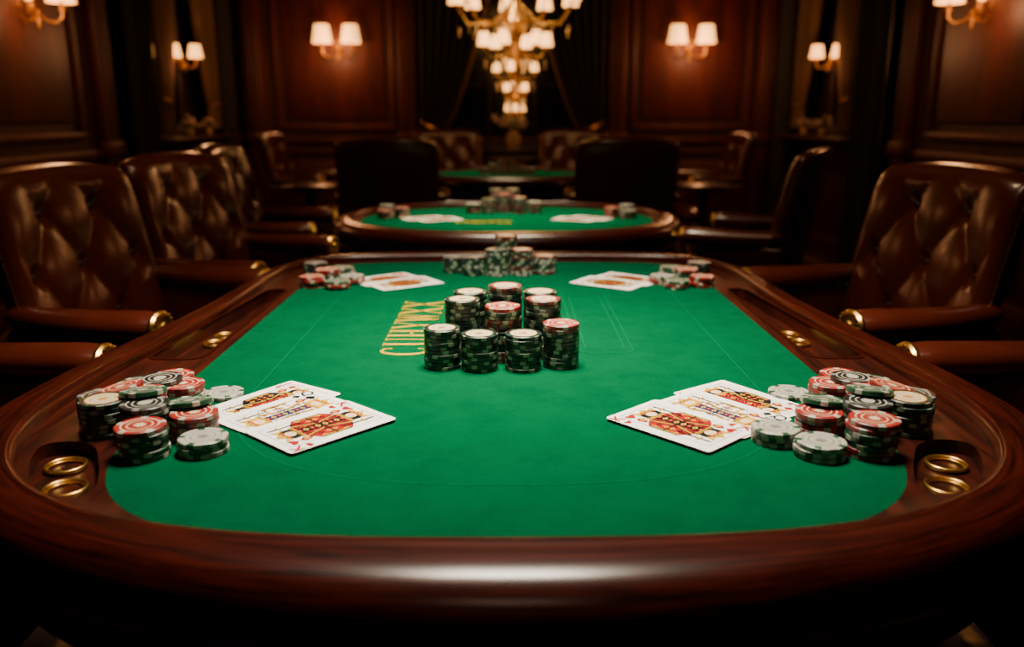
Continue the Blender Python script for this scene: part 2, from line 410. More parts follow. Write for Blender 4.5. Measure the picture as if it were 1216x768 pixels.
# ------------------------------------------------------------------ chandelier
root = empty('chandelier', (.07, 7.2, 1.2), label='tall tiered brass chandelier with glowing candle shades', category='chandelier')
mb = MB()
pr = [(.001, 0), (.02, .02), (.035, .05), (.015, .08), (.03, .12), (.05, .18), (.02, .23), (.02, .33), (.055, .38), (.07, .44), (.03, .5), (.022, .62), (.07, .68), (.10, .78), (.04, .88), (.025, 1.1), (.06, 1.18), (.09, 1.3), (.03, 1.4), (.012, 1.5), (.012, 2.04), (.09, 2.08), (.09, 2.1)]
mb.lathe(pr, 24); obj('stem', mb.mesh('stem', [M_brassd]), root)
tiers = [(.075, 1.30, 3, .024, .055), (.105, 1.46, 4, .028, .06), (.16, 1.62, 4, .034, .07), (.26, 1.83, 6, .052, .105), (.48, 2.16, 9, .066, .125), (.34, 2.44, 7, .06, .12)]
drops = MB()
for ti, (r_, z, n, sr, sh) in enumerate(tiers):
    z -= 1.2
    for k in range(n):
        a = 2*PI*(k+.25+.3*ti)/n; dx, dy = math.cos(a), math.sin(a)
        mb = MB()
        mb.tube([(dx*.02, dy*.02, z-.02), (dx*r_*.4, dy*r_*.4, z-.35*r_-.03), (dx*r_*.8, dy*r_*.8, z-.35*r_-.03), (dx*r_, dy*r_, z-.05)], .004+.008*r_, 6)
        mb.lathe([(.003, -.06), (sr*.6, -.052), (.01, -.045), (.01, 0), (.001, .0)], 10, 0, Matrix.Translation((dx*r_, dy*r_, z)))
        obj('arm', mb.mesh('arm', [M_brassd]), root)
        mb = MB(); T = Matrix.Translation((dx*r_, dy*r_, z))
        mb.lathe([(sr, -sh*.35), (sr*.96, -sh*.2), (sr*.8, sh*.3), (sr*.62, sh*.65), (.001, sh*.66)], 16, 0, T)
        obj('lamp_shade', mb.mesh('lamp_shade', [M_bulb]), root)
        for q in (.35, .65, .95):
            zz = z-.35*r_-.05
            drops.lathe([(.001, -.05), (.011, -.03), (.004, -.005), (.001, 0)], 6, 0, Matrix.Translation((dx*r_*q, dy*r_*q, zz)))
            drops.lathe([(.001, -.03), (.008, -.018), (.003, 0), (.001, 0)], 6, 0, Matrix.Translation((dx*r_*q, dy*r_*q, zz-.05)))
obj('crystal_drops', drops.mesh('crystal_drops', [M_crys]), root, kind='stuff')
l = bpy.data.lights.new('chandelier_light', 'POINT'); l.energy = 12; l.color = (1, .5, .22); l.shadow_soft_size = .15; l.specular_factor = .3
obj('chandelier_light', l, root, (0, -.62, .75))

# ------------------------------------------------------------------ poker tables
TZ = .76
RAILP = [(0.0, -.05), (0.0, .006), (.02, .017), (.06, .0225), (.12, .0245), (.20, .0225), (.28, .0225), (.50, .0215), (.66, .018), (.78, .011), (.88, .0), (.95, -.014), (.99, -.03), (1.0, -.045), (.985, -.06), (.94, -.072), (.84, -.08), (.4, -.082), (.1, -.075)]
def boolean(o, cutters):
    for c in cutters:
        md = o.modifiers.new('b', 'BOOLEAN'); md.operation = 'DIFFERENCE'; md.object = c; md.solver = 'EXACT'
    dg = bpy.context.evaluated_depsgraph_get(); dg.update()
    me = bpy.data.meshes.new_from_object(o.evaluated_get(dg)); o.modifiers.clear(); o.data = me
    for p in me.polygons: p.use_smooth = True
    me.set_sharp_from_angle(angle=math.radians(30))
    for c in cutters: bpy.data.objects.remove(c)

def cup_mesh():
    # open flanged brass ring; the wood of the recess shows inside it
    mb = MB(); R0, n = .0285, 10
    prof = [(R0+.0024*math.cos(2*PI*i/n), .0012+.0034*math.sin(2*PI*i/n)) for i in range(n+1)]
    mb.shell(prof, 40, 0)
    prof = [(R0-.0045+.0009*math.cos(2*PI*i/n), -.001+.0020*math.sin(2*PI*i/n)) for i in range(n+1)]
    mb.shell(prof, 40, 0)
    mb.shell([(R0, .0), (R0-.0045, -.0012)], 40, 0)
    return mb.mesh('cup_holder', [M_brass], 80)
CUP = cup_mesh()

def pedestal(root, cx, cy, name='pedestal'):
    mb = MB()
    T = Matrix.Translation((cx, cy, 0))
    mb.lathe([(.16, .66), (.14, .62), (.07, .58), (.06, .5), (.09, .42), (.11, .36), (.09, .28), (.06, .24), (.09, .2), (.10, .16), (.001, .14)], 28, 0, T)
    for k in range(4):
        R = T @ Matrix.Rotation(PI/4+k*PI/2, 4, 'Z')
        mb.tube([(.05, 0, .2), (.16, 0, .17), (.26, 0, .09), (.33, 0, .035), (.37, 0, .03)], [.045, .042, .035, .03, .028], 10, 0, R)
    obj(name, mb.mesh(name, [M_wood]), root)

def traypts(sx, g=0):
    pts = rrect(.643-g, .758+g, 1.70-g, 2.42+g, .035)
    pts = [(.643+(x-.643)*(1-.5*(y-1.70)/.72), y) for x, y in pts]
    pts = [(sx*x, y) for x, y in pts]
    return pts if sx > 0 else pts[::-1]
def nook(sx, g=0):
    p = chaikin([(.555-g, 1.045-g), (.630, 1.050-g), (.678+g, 1.105), (.716+g, 1.180), (.728+g, 1.242+g), (.650, 1.246+g), (.596-g, 1.150)], 3)
    p = [(sx*x, y) for x, y in p]
    return p if sx > 0 else p[::-1]
NK = .022
def table(kind, cy_off, L, label):
    root = empty('poker_table', (0, cy_off, 0), label=label, category='poker table')
    def part(name, mb, mats, ang=35, **kw):
        for i, v in enumerate(mb.v): mb.v[i] = (v[0], v[1]-cy_off, v[2])
        return obj(name, mb.mesh(name, mats, ang), root, **kw)
    mb = MB(); slab(mb, L['felt'], TZ-.02, TZ); part('felt', mb, [M_felt], label='green felt playing surface')
    mb = MB(); sweep(mb, L['felt'], L['inn'], [(0.001, -.052), (0.001, .0), (1.01, .0), (1.01, -.052)], TZ)
    tr = part('wooden_track', mb, [M_track]); fixn(tr.data)
    cut = []
    def cutter(c):
        for i, v in enumerate(c.v): c.v[i] = (v[0], v[1]-cy_off, v[2])
        o = obj('cutter', c.mesh('cutter', []), root); fixn(o.data); cut.append(o)
    if kind == 'long':
        for sx in (-1, 1):
            c = MB(); slab(c, traypts(sx), TZ-.034, TZ+.05); cutter(c)
            c = MB(); slab(c, nook(sx), TZ-NK, TZ+.05); cutter(c)
        boolean(tr, cut)
    for (x, y) in L['cups']:
        obj('cup_holder', CUP, root, (x, y-cy_off, TZ-(NK if y < 1.6 else .034)+.0035), label='brass cup holder ring')
    if kind == 'long':
        for sx in (-1, 1):
            mb = MB(); pts = traypts(sx, .003)
            strip(mb, pts, .007, TZ+.0015); strip(mb, pts, .010, TZ+.0006)
            part('tray_rim', mb, [M_rail])
    mb = MB(); sweep(mb, L['inn'], L['out'], RAILP, TZ); rl = part('rail', mb, [M_rail], 60, label='polished mahogany rail'); fixn(rl.data)
    mb = MB(); sweep(mb, L['inn'], L['out'], [(.15, -.06), (.3, -.07), (.35, -.13), (.3, -.17), (.1, -.17)], TZ); part('apron', mb, [M_wood])
    mb = MB(); slab(mb, L['felt'], TZ-.13, TZ-.054); part('table_bed', mb, [M_wood])
    for (x, y) in L['ped']:
        pedestal(root, x, y-cy_off)
    mb = MB()
    for pts in L['lines']: strip(mb, pts, .003*L['lw'], TZ+.0007)
    part('felt_line_print', mb, [M_line])
    mb = MB()
    if L['text']:
        for (M, h, adv, word) in L['text']: letters(word, mb, M, h, adv, TZ+.0009, .14, .06)
        part('felt_lettering', mb, [M_gold if kind == 'long' else M_goldf], label='gold serif lettering printed on felt')
    return root
feltL = outline(.612, 1.53, .614, 3.8, 2.5, .39, 5)
innL = outline(.785, 1.55, .652, 3.0, 2.3, .62, 5, taper=.085)
outL = outline(.90, 1.42, .645, 2.2, 2.2, .86, 3.8, taper=.115)
L1 = dict(felt=feltL, inn=innL, out=outL,
    cups=[(-.628, 1.108), (-.668, 1.188), (.628, 1.108), (.668, 1.188), (-.690, 1.93), (-.688, 2.00), (.690, 1.93), (.688, 2.00)],
    ped=[(0, 1.45), (0, 2.35)],
    lines=[outline(.47, 1.5, .42, 2.6, 2.4, .28, 3), rrect(.155, .275, 1.74, 2.36, .03), rrect(.172, .258, 1.77, 2.33, .022)],
    lw=1,
    text=[(Matrix.Translation((-.172, 1.725, 0)) @ Matrix.Rotation(PI/2, 4, 'Z'), .103, .077, WORD)])
table('long', 1.9, L1, 'long mahogany poker table with green felt and brass cup holders')
def roundL(cy, a, b_, far):
    o = outline(a, cy, b_, 2.2, cy+.02, b_, 2.2)
    i = outline(a-.10, cy, b_-.10, 2.2, cy+.02, b_-.10, 2.2)
    f = outline(a-.135, cy, b_-.135, 2.2, cy+.02, b_-.135, 2.2)
    return dict(felt=f, inn=i, out=o, cups=[], ped=[(0, cy)], lines=[outline(a-.32, cy, b_-.32, 2.2, cy+.02, b_-.32, 2.2)], lw=2,
        text=[(Matrix.Translation((-.24, cy-.16, 0)), .12, .038, WORD)] if not far else [])
table('round', 4.10, roundL(4.10, .84, .70, False), 'oval mahogany poker table with green felt, chips and cards on it')
table('round', 7.2, roundL(7.2, .78, .70, True), 'oval mahogany poker table with green felt under chandelier')

# ------------------------------------------------------------------ chips
CR, CT = .0368, .0082
CB = dict(blk=plain('chip_black', (.007, .008, .008), .35), grn=plain('chip_green', (.003, .050, .020), .4), dgrn=plain('chip_dark_green', (.007, .042, .022), .38),
          red=plain('chip_red', (.24, .008, .006), .4), wht=plain('chip_white', (.33, .32, .26), .45), mint=plain('chip_mint', (.18, .25, .16), .45),
          iv=plain('chip_ivory', (.55, .45, .28), .4), gold=plain('chip_gold', (.6, .38, .10), .3, .6), gry=plain('chip_grey', (.15, .15, .14), .4), maroon=plain('chip_maroon', (.12, .010, .008), .4))
def chip_mesh(nm, base, spot, spot2, inlay, ringm, emblem=None, emb='blk', per=8):
    mb = MB(); S = 40
    prof = [(CR*.72, .0), (CR*.96, 0.0), (CR, .0009), (CR, CT-.0009), (CR*.96, CT), (CR*.76, CT), (CR*.70, CT-.0002), (CR*.66, CT-.0004)]
    vs = []
    for (r_, z) in prof:
        for k in range(S):
            a = 2*PI*k/S; vs.append((r_*math.cos(a), r_*math.sin(a), z))
    mb.v += vs
    for i in range(len(prof)-1):
        for k in range(S):
            k2 = (k+1) % S; ph = k % per
            if i <= 4: mi = 1 if ph in (0, 1) else (2 if ph in (4, 5) and 1 <= i <= 3 else 0)
            else: mi = 4 if i == 5 else 3
            mb.f.append([i*S+k, i*S+k2, (i+1)*S+k2, (i+1)*S+k]); mb.m.append(mi); mb.uv.append(None)
    mb.f.append([k for k in range(S)][::-1]); mb.m.append(0); mb.uv.append(None)
    mb.f.append([7*S+k for k in range(S)]); mb.m.append(3); mb.uv.append(None)
    z = CT-.0002
    ring = [(CR*.5*math.cos(2*PI*k/28), CR*.5*math.sin(2*PI*k/28)) for k in range(28)]
    strip(mb, ring, CR*.06, z, 4)
    if emblem == 'spade':
        pts = []
        for t in range(24):
            a = 2*PI*t/24; rr = CR*.28*(1+.45*max(0, math.sin(a))**6)
            pts.append((rr*math.cos(a), rr*math.sin(a), z))
        mb.add(pts, [list(range(24))], 5)
    else:
        pts = []
        for t in range(16):
            a = 2*PI*t/16; rr = CR*(.32 if t % 2 == 0 else .16); pts.append((rr*math.cos(a), rr*math.sin(a), z))
        mb.add(pts, [list(range(16))], 5)
    return mb.mesh(nm, [base, spot, spot2, inlay, ringm, CB[emb]], 30)
CM = {
 'black': chip_mesh('poker_chip_black', CB['blk'], CB['dgrn'], CB['mint'], CB['iv'], CB['gold'], None, 'gold'),
 'dark': chip_mesh('poker_chip_dark', CB['dgrn'], CB['blk'], CB['mint'], CB['gry'], CB['gold']),
 'emblem': chip_mesh('poker_chip_emblem', CB['blk'], CB['gry'], CB['blk'], CB['blk'], CB['wht'], 'spade', 'wht'),
 'green': chip_mesh('poker_chip_green', CB['grn'], CB['wht'], CB['grn'], CB['grn'], CB['wht'], None, 'wht'),
 'red': chip_mesh('poker_chip_red', CB['red'], CB['wht'], CB['maroon'], CB['red'], CB['iv'], None, 'iv'),
 'maroon': chip_mesh('poker_chip_maroon', CB['maroon'], CB['blk'], CB['mint'], CB['iv'], CB['red'], None, 'gold'),
 'white': chip_mesh('poker_chip_white', CB['wht'], CB['grn'], CB['gry'], CB['wht'], CB['gry'], None, 'gry'),
}
CL = {'black': 'black poker chip with pale edge spots and ivory inlay', 'dark': 'dark green poker chip with pale edge spots', 'emblem': 'black poker chip with grey spade emblem',
      'green': 'green poker chip with white edge spots', 'red': 'red poker chip with white edge spots', 'maroon': 'maroon poker chip with pale edge spots', 'white': 'grey-white poker chip lying on table'}
chips = []
CP_ = CT+.00004
def stack(x, y, n, body, top=None, group='', jit=.0012):
    for k in range(n):
        if k == n-1 and top: c = top
        else: c = random.choice(body)
        j = jit*(.5 if n > 10 else 1)
        chips.append((y, x+random.uniform(-j, j), y+random.uniform(-j, j), TZ+.0001+k*CP_, (0, 0, random.uniform(0, 6.28)), c, group))
def bridge(a, b_, c, group):
    dx, dy = b_[0]-a[0], b_[1]-a[1]; d = math.hypot(dx, dy); dz = (b_[2]-a[2])*CP_
    R = Matrix.Rotation(math.atan2(dy, dx), 3, 'Z') @ Matrix.Rotation(-math.atan2(dz, d*.55), 3, 'Y')
    e = R.to_euler()
    chips.append(((a[1]+b_[1])/2, (a[0]+b_[0])/2, (a[1]+b_[1])/2, TZ+.0009+(a[2]+b_[2])/2*CP_+abs(dz)*.25, tuple(e), c, group))
G = 'chips stacked at the table centre'
D_ = ['dark', 'dark', 'black']
for (x, y, n, t) in ((-.131, 1.645, 10, 'black'), (-.055, 1.63, 9, 'black'), (.032, 1.63, 9, 'black'), (.109, 1.65, 11, 'red')): stack(x, y, n, D_ if x < .1 else ['dark', 'maroon', 'black'], t, G, .0009)
for (x, y, n, t) in ((-.094, 1.728, 15, 'black'), (-.010, 1.698, 14, 'red'), (.076, 1.728, 15, 'maroon')): stack(x, y, n, D_ if x != -.010 else ['maroon', 'dark'], t, G)
for (x, y, n, t) in ((-.080, 1.806, 15, 'black'), (-.004, 1.79, 17, 'maroon'), (.072, 1.806, 15, 'black')): stack(x, y, n, D_, t, G)
G = 'mixed chips piled at the near corner of the table'
for sx in (-1, 1):
    P = dict(A=(-.535, 1.188, 6, ['green', 'red', 'dark', 'green'], 'red'), W=(-.451, 1.202, 3, ['white', 'green', 'white'], 'white'),
         B=(-.487, 1.268, 5, ['red', 'maroon', 'red'], 'red'), C=(-.562, 1.264, 7, ['green', 'dark', 'black'], 'emblem'), D=(-.636, 1.283, 7, ['black', 'dark'], 'black'),
         E=(-.522, 1.334, 4, ['green', 'red'], 'green'), F=(-.599, 1.348, 6, ['red', 'green'], 'red'), G_=(-.674, 1.352, 5, ['dark', 'black'], 'emblem'),
         H=(-.560, 1.413, 5, ['red', 'white'], 'red'), I=(-.636, 1.420, 5, ['green', 'red'], 'green'), V=(-.505, 1.463, 1, ['white'], 'white'), J=(-.606, 1.490, 4, ['red', 'dark'], 'red'))
    if sx > 0:
        P['W'] = (-.458, 1.182, 3, ['white', 'green'], 'white'); P['Z'] = (-.410, 1.241, 3, ['white', 'green'], 'white'); P['A'] = (-.537, 1.187, 7, ['green', 'red', 'dark'], 'red')
    P = {k: (v[0]-.012, v[1], v[2], v[3], v[4]) for k, v in P.items()}
    f = lambda x: x if sx < 0 else -x
    for (x, y, n, bd, t) in P.values(): stack(f(x), y, n, bd, t, G, .002)
    for (a, b_, c) in (('C', 'F', 'green'), ('H', 'I', 'emblem'), ('F', 'G_', 'red'), ('E', 'B', 'green')):
        bridge((f(P[a][0]), P[a][1], P[a][2]), (f(P[b_][0]), P[b_][1], P[b_][2]), c, G)
G = 'chips stacked at the far end of the table'
for (x, y, n, bd, t) in ((-.170, 2.70, 6, ['dark', 'black'], 'emblem'), (-.108, 2.655, 7, ['dark', 'white', 'black'], 'emblem'), (-.032, 2.650, 10, ['dark', 'black', 'white'], 'dark'), (-.003, 2.730, 14, ['maroon', 'dark'], 'maroon'),
                         (.046, 2.655, 10, ['maroon', 'white', 'dark'], 'maroon'), (.121, 2.68, 7, ['dark', 'maroon', 'white'], 'maroon')): stack(x, y, n, bd, t, G, .0005)
for sx in (-1, 1):
    G = 'mixed chips piled at the far corner of the table'
    for (x, y, n, bd, t) in ((-.50, 2.435, 3, ['green', 'red'], 'green'), (-.578, 2.46, 4, ['black', 'red'], 'red'), (-.47, 2.515, 3, ['red', 'white'], 'white'), (-.548, 2.535, 5, ['red', 'green'], 'red'),
                             (-.600, 2.60, 6, ['black', 'dark'], 'emblem'), (-.515, 2.61, 4, ['green', 'red'], 'green')): stack(x if sx < 0 else -x, y, n, bd, t, G, .003)
G = 'chips stacked on the oval table'
for i, (x, y, n) in enumerate(((-.175, 4.38, 6), (-.095, 4.36, 9), (-.015, 4.38, 12), (.065, 4.36, 10), (.145, 4.38, 7), (-.055, 4.46, 14), (.03, 4.46, 14))): stack(x, y, n, ['maroon', 'red', 'white', 'dark'], None, G)
for sx in (-1, 1):
    for (x, y, n) in ((.60, 4.14, 5), (.52, 4.18, 6), (.60, 4.23, 7)): stack(sx*x, y, n, ['red', 'white', 'maroon'], None, G)
    for (x, y, n) in ((.04, 7.3, 14), (.12, 7.3, 10), (.2, 7.28, 6)): stack(sx*x, y, n, ['red', 'white', 'maroon'], None, G)
chips.sort(key=lambda c: c[0])
for c in chips[:300]:
    obj('poker_chip', CM[c[5]], None, (c[1], c[2], c[3]), c[4], label=CL[c[5]], category='poker chip', group=c[6])
rest = MB(); keys = list(CM); mlist = []
for kx in keys:
    for m in CM[kx].materials: mlist.append(m)
for c in chips[300:]:
    me = CM[c[5]]; off = keys.index(c[5])*6
    M = Matrix.Translation((c[1], c[2], c[3]+.0004)) @ Matrix.Rotation(c[4][2], 4, 'Z'); o = len(rest.v)
    rest.v += [tuple(M @ v.co) for v in me.vertices]
    for p in me.polygons: rest.f.append([i+o for i in p.vertices]); rest.m.append(p.material_index+off); rest.uv.append(None)
obj('poker_chips', rest.mesh('poker_chips', mlist, 30), None, label='small distant stacks of mixed poker chips on green felt', category='poker chips', kind='stuff')

# ------------------------------------------------------------------ cards
CW, CHh, CTh = .138, .205, .0008
def text_polys(s, size):
    cu = bpy.data.curves.new('t', 'FONT'); cu.body = s; cu.size = size; cu.align_x = 'CENTER'; cu.align_y = 'CENTER'; cu.offset = size*.02
    o = bpy.data.objects.new('t', cu); COL.objects.link(o)
    dg = bpy.context.evaluated_depsgraph_get(); dg.update()
    me = bpy.data.meshes.new_from_object(o.evaluated_get(dg))
    r_ = ([tuple(v.co) for v in me.vertices], [list(p.vertices) for p in me.polygons]); bpy.data.objects.remove(o); return r_
def suit(mb, kind, cx, cy, s, z, mi, M):
    if kind == 'diamond': mb.add([(cx, cy-s, z), (cx+s*.75, cy, z), (cx, cy+s, z), (cx-s*.75, cy, z)], [[0, 1, 2, 3]], mi, M); return
    up = 1 if kind == 'spade' else -1; pts = []
    for t in range(28):
        a = 2*PI*t/28; x = 16*math.sin(a)**3; y = 13*math.cos(a)-5*math.cos(2*a)-2*math.cos(3*a)-math.cos(4*a)
        pts.append((cx+x*s/16, cy-up*y*s/16, z))
    mb.add(pts, [list(range(28))], mi, M)
    if kind == 'spade': mb.add([(cx, cy, z), (cx-s*.35, cy-s*1.25, z), (cx+s*.35, cy-s*1.25, z)], [[0, 1, 2]], mi, M)
def card_mesh(nm, rank, st):
    mb = MB(); slab(mb, rrect(-CW/2, CW/2, -CHh/2, CHh/2, .007, 5), 0, CTh, 0)
    z = CTh+.0002; red = st in ('heart', 'diamond'); ink = 1 if red else 2; light = rank == 'Q'
    strip(mb, rrect(-CW*.345, CW*.345, -CHh*.43, CHh*.43, .003, 2), .0010, z, 2)
    tv, tf = text_polys(rank, .030)
    A = {'K': 1, 'Q': 0, 'J': 2}[rank]
    cyc = {'K': (2, 3, 2, 3), 'Q': (2, 1, 3, 2), 'J': (3, 1, 3, 1)}[rank]
    wid = lambda y: .33 if y < .13 else .33-.235*((y-.13)/.11)**1.3 if y < .24 else .095
    for half in (0, 1):
        M = Matrix.Rotation(PI*half, 4, 'Z')
        mb.add([(x-CW*.42, y+CHh*.41, z) for x, y, _ in tv], tf, ink, M)
        suit(mb, st, -CW*.42, CHh*.30, .0075, z, ink, M); suit(mb, st, -CW*.25, CHh*.365, .010, z, ink, M)
        q = lambda pts, mi, dz=0: mb.add([(x*CW, y*CHh, z+dz*.5) for x, y in pts], [list(range(len(pts)))], mi, M)
        ys = [0, .05, .10, .13, .155, .18, .21, .24]
        q([(-wid(y)-.012, y) for y in ys[::-1]]+[(wid(y)+.012, y) for y in ys], 2)
        q([(-wid(y), y) for y in ys[::-1]]+[(wid(y), y) for y in ys], A, .0001)
        for s_ in (-1, 1):
            for j in range(3):
                for k in range(3):
                    x = s_*(.125+.085*k); y = .03+.072*j
                    if abs(x)+.02 > wid(y+.02): continue
                    c = cyc[(j+k) % 4]
                    q([(x, y-.028), (x+.036, y), (x, y+.028), (x-.036, y)], c, .0002)
                    q([(x, y-.012), (x+.016, y), (x, y+.012), (x-.016, y)], 1 if c != 1 else 3, .0003)
            q([(s_*.295, 0), (s_*.33, 0), (s_*.33, .12), (s_*.295, .12)], 3, .0004)
            q([(s_*.306, 0), (s_*.318, 0), (s_*.318, .12), (s_*.306, .12)], 2, .0005)
            q([(s_*.07, .02), (s_*.12, .02), (s_*.21, .20), (s_*.16, .215)], 2, .0004)
            q([(s_*.085, .02), (s_*.105, .02), (s_*.192, .205), (s_*.172, .21)], 3, .0005)
        q([(-.33, .0), (.33, .0), (.33, .008), (-.33, .008)], 2, .0006)
        q([(-.065, 0), (.065, 0), (.08, .24), (-.08, .24)], {'K': 2, 'Q': 4, 'J': 1}[rank], .0007)
        for k in range(4):
            yy = .035+k*.055; q([(0, yy-.024), (.05, yy), (0, yy+.024), (-.05, yy)], 3 if (k+ord(rank)) % 2 else (1 if rank != 'J' else 2), .0008)
            q([(0, yy-.009), (.018, yy), (0, yy+.009), (-.018, yy)], 2 if (k+ord(rank)) % 2 else 3, .0009)
        q([(-.16, .212), (.16, .212), (.18, .245), (-.18, .245)], 3, .001); q([(-.16, .224), (.16, .224), (.165, .233), (-.165, .233)], 2, .0011)
        q([(-.14, .235), (.14, .235), (.155, .31), (.10, .345), (-.10, .345), (-.155, .31)], 3 if rank == 'Q' else 2, .001)
        q([(.075*math.cos(a*PI/6), .288+.048*math.sin(a*PI/6)) for a in range(12)], 5, .0011)
        q([(-.04, .292), (-.015, .292), (-.015, .30), (-.04, .30)], 2, .0012); q([(.015, .292), (.04, .292), (.04, .30), (.015, .30)], 2, .0012)
        q([(-.02, .260), (.02, .260), (.015, .267), (-.015, .267)], 1, .0012)
        q([(-.15, .325), (.15, .325), (.18, .405), (.08, .36), (0, .418), (-.08, .36), (-.18, .405)], 3, .0012)
        q([(-.13, .328), (.13, .328), (.13, .341), (-.13, .341)], 1, .0013)
        for xx in (-.07, 0, .07): q([(xx-.02, .345), (xx+.02, .345), (xx, .375)], 2, .0014)
        q([(.225, .10), (.25, .10), (.25, .38), (.2375, .41), (.225, .38)], 2, .0012); q([(.18, .29), (.295, .29), (.295, .305), (.18, .305)], 3, .0013)
        q([(-.27, .20), (-.22, .20), (-.19, .26), (-.245, .31), (-.30, .26)], 1, .0012); q([(-.257, .22), (-.233, .22), (-.22, .25), (-.245, .28), (-.27, .25)], 3, .0013)
    return mb.mesh(nm, [M_white, M_cred, M_cblk, M_cgold, M_cblue, M_skin], 30)
KARD = [card_mesh('playing_card_king', 'K', 'heart'), card_mesh('playing_card_queen', 'Q', 'spade'), card_mesh('playing_card_jack', 'J', 'diamond')]
KL = ['king of hearts playing card face up on felt', 'queen of spades playing card face up on felt', 'jack of diamonds playing card face up on felt']
def card(i, x, y, ang, lvl, g):
    obj('playing_card', KARD[i], None, (x, y, TZ+.0012+lvl*.0018), (0, 0, math.radians(ang)), label=KL[i], category='playing card', group=g)
g = 'court cards fanned on the felt'
for k, (i, x, y) in enumerate(((2, -.418, 1.424), (1, -.374, 1.362), (0, -.304, 1.300))): card(i, x, y, -35-4*k, k, g)
for k, (i, x, y) in enumerate(((2, .418, 1.424), (1, .360, 1.362), (0, .284, 1.302))): card(i, x, y, 35+4*k, k, g)
for sx in (-1, 1):
    card(0, sx*.375, 2.57, sx*52, 0, g); card(2, sx*.31, 2.50, sx*56, 1, g)
    card(0, sx*.41, 4.14, sx*60, 0, g); card(2, sx*.33, 4.08, sx*64, 1, g)

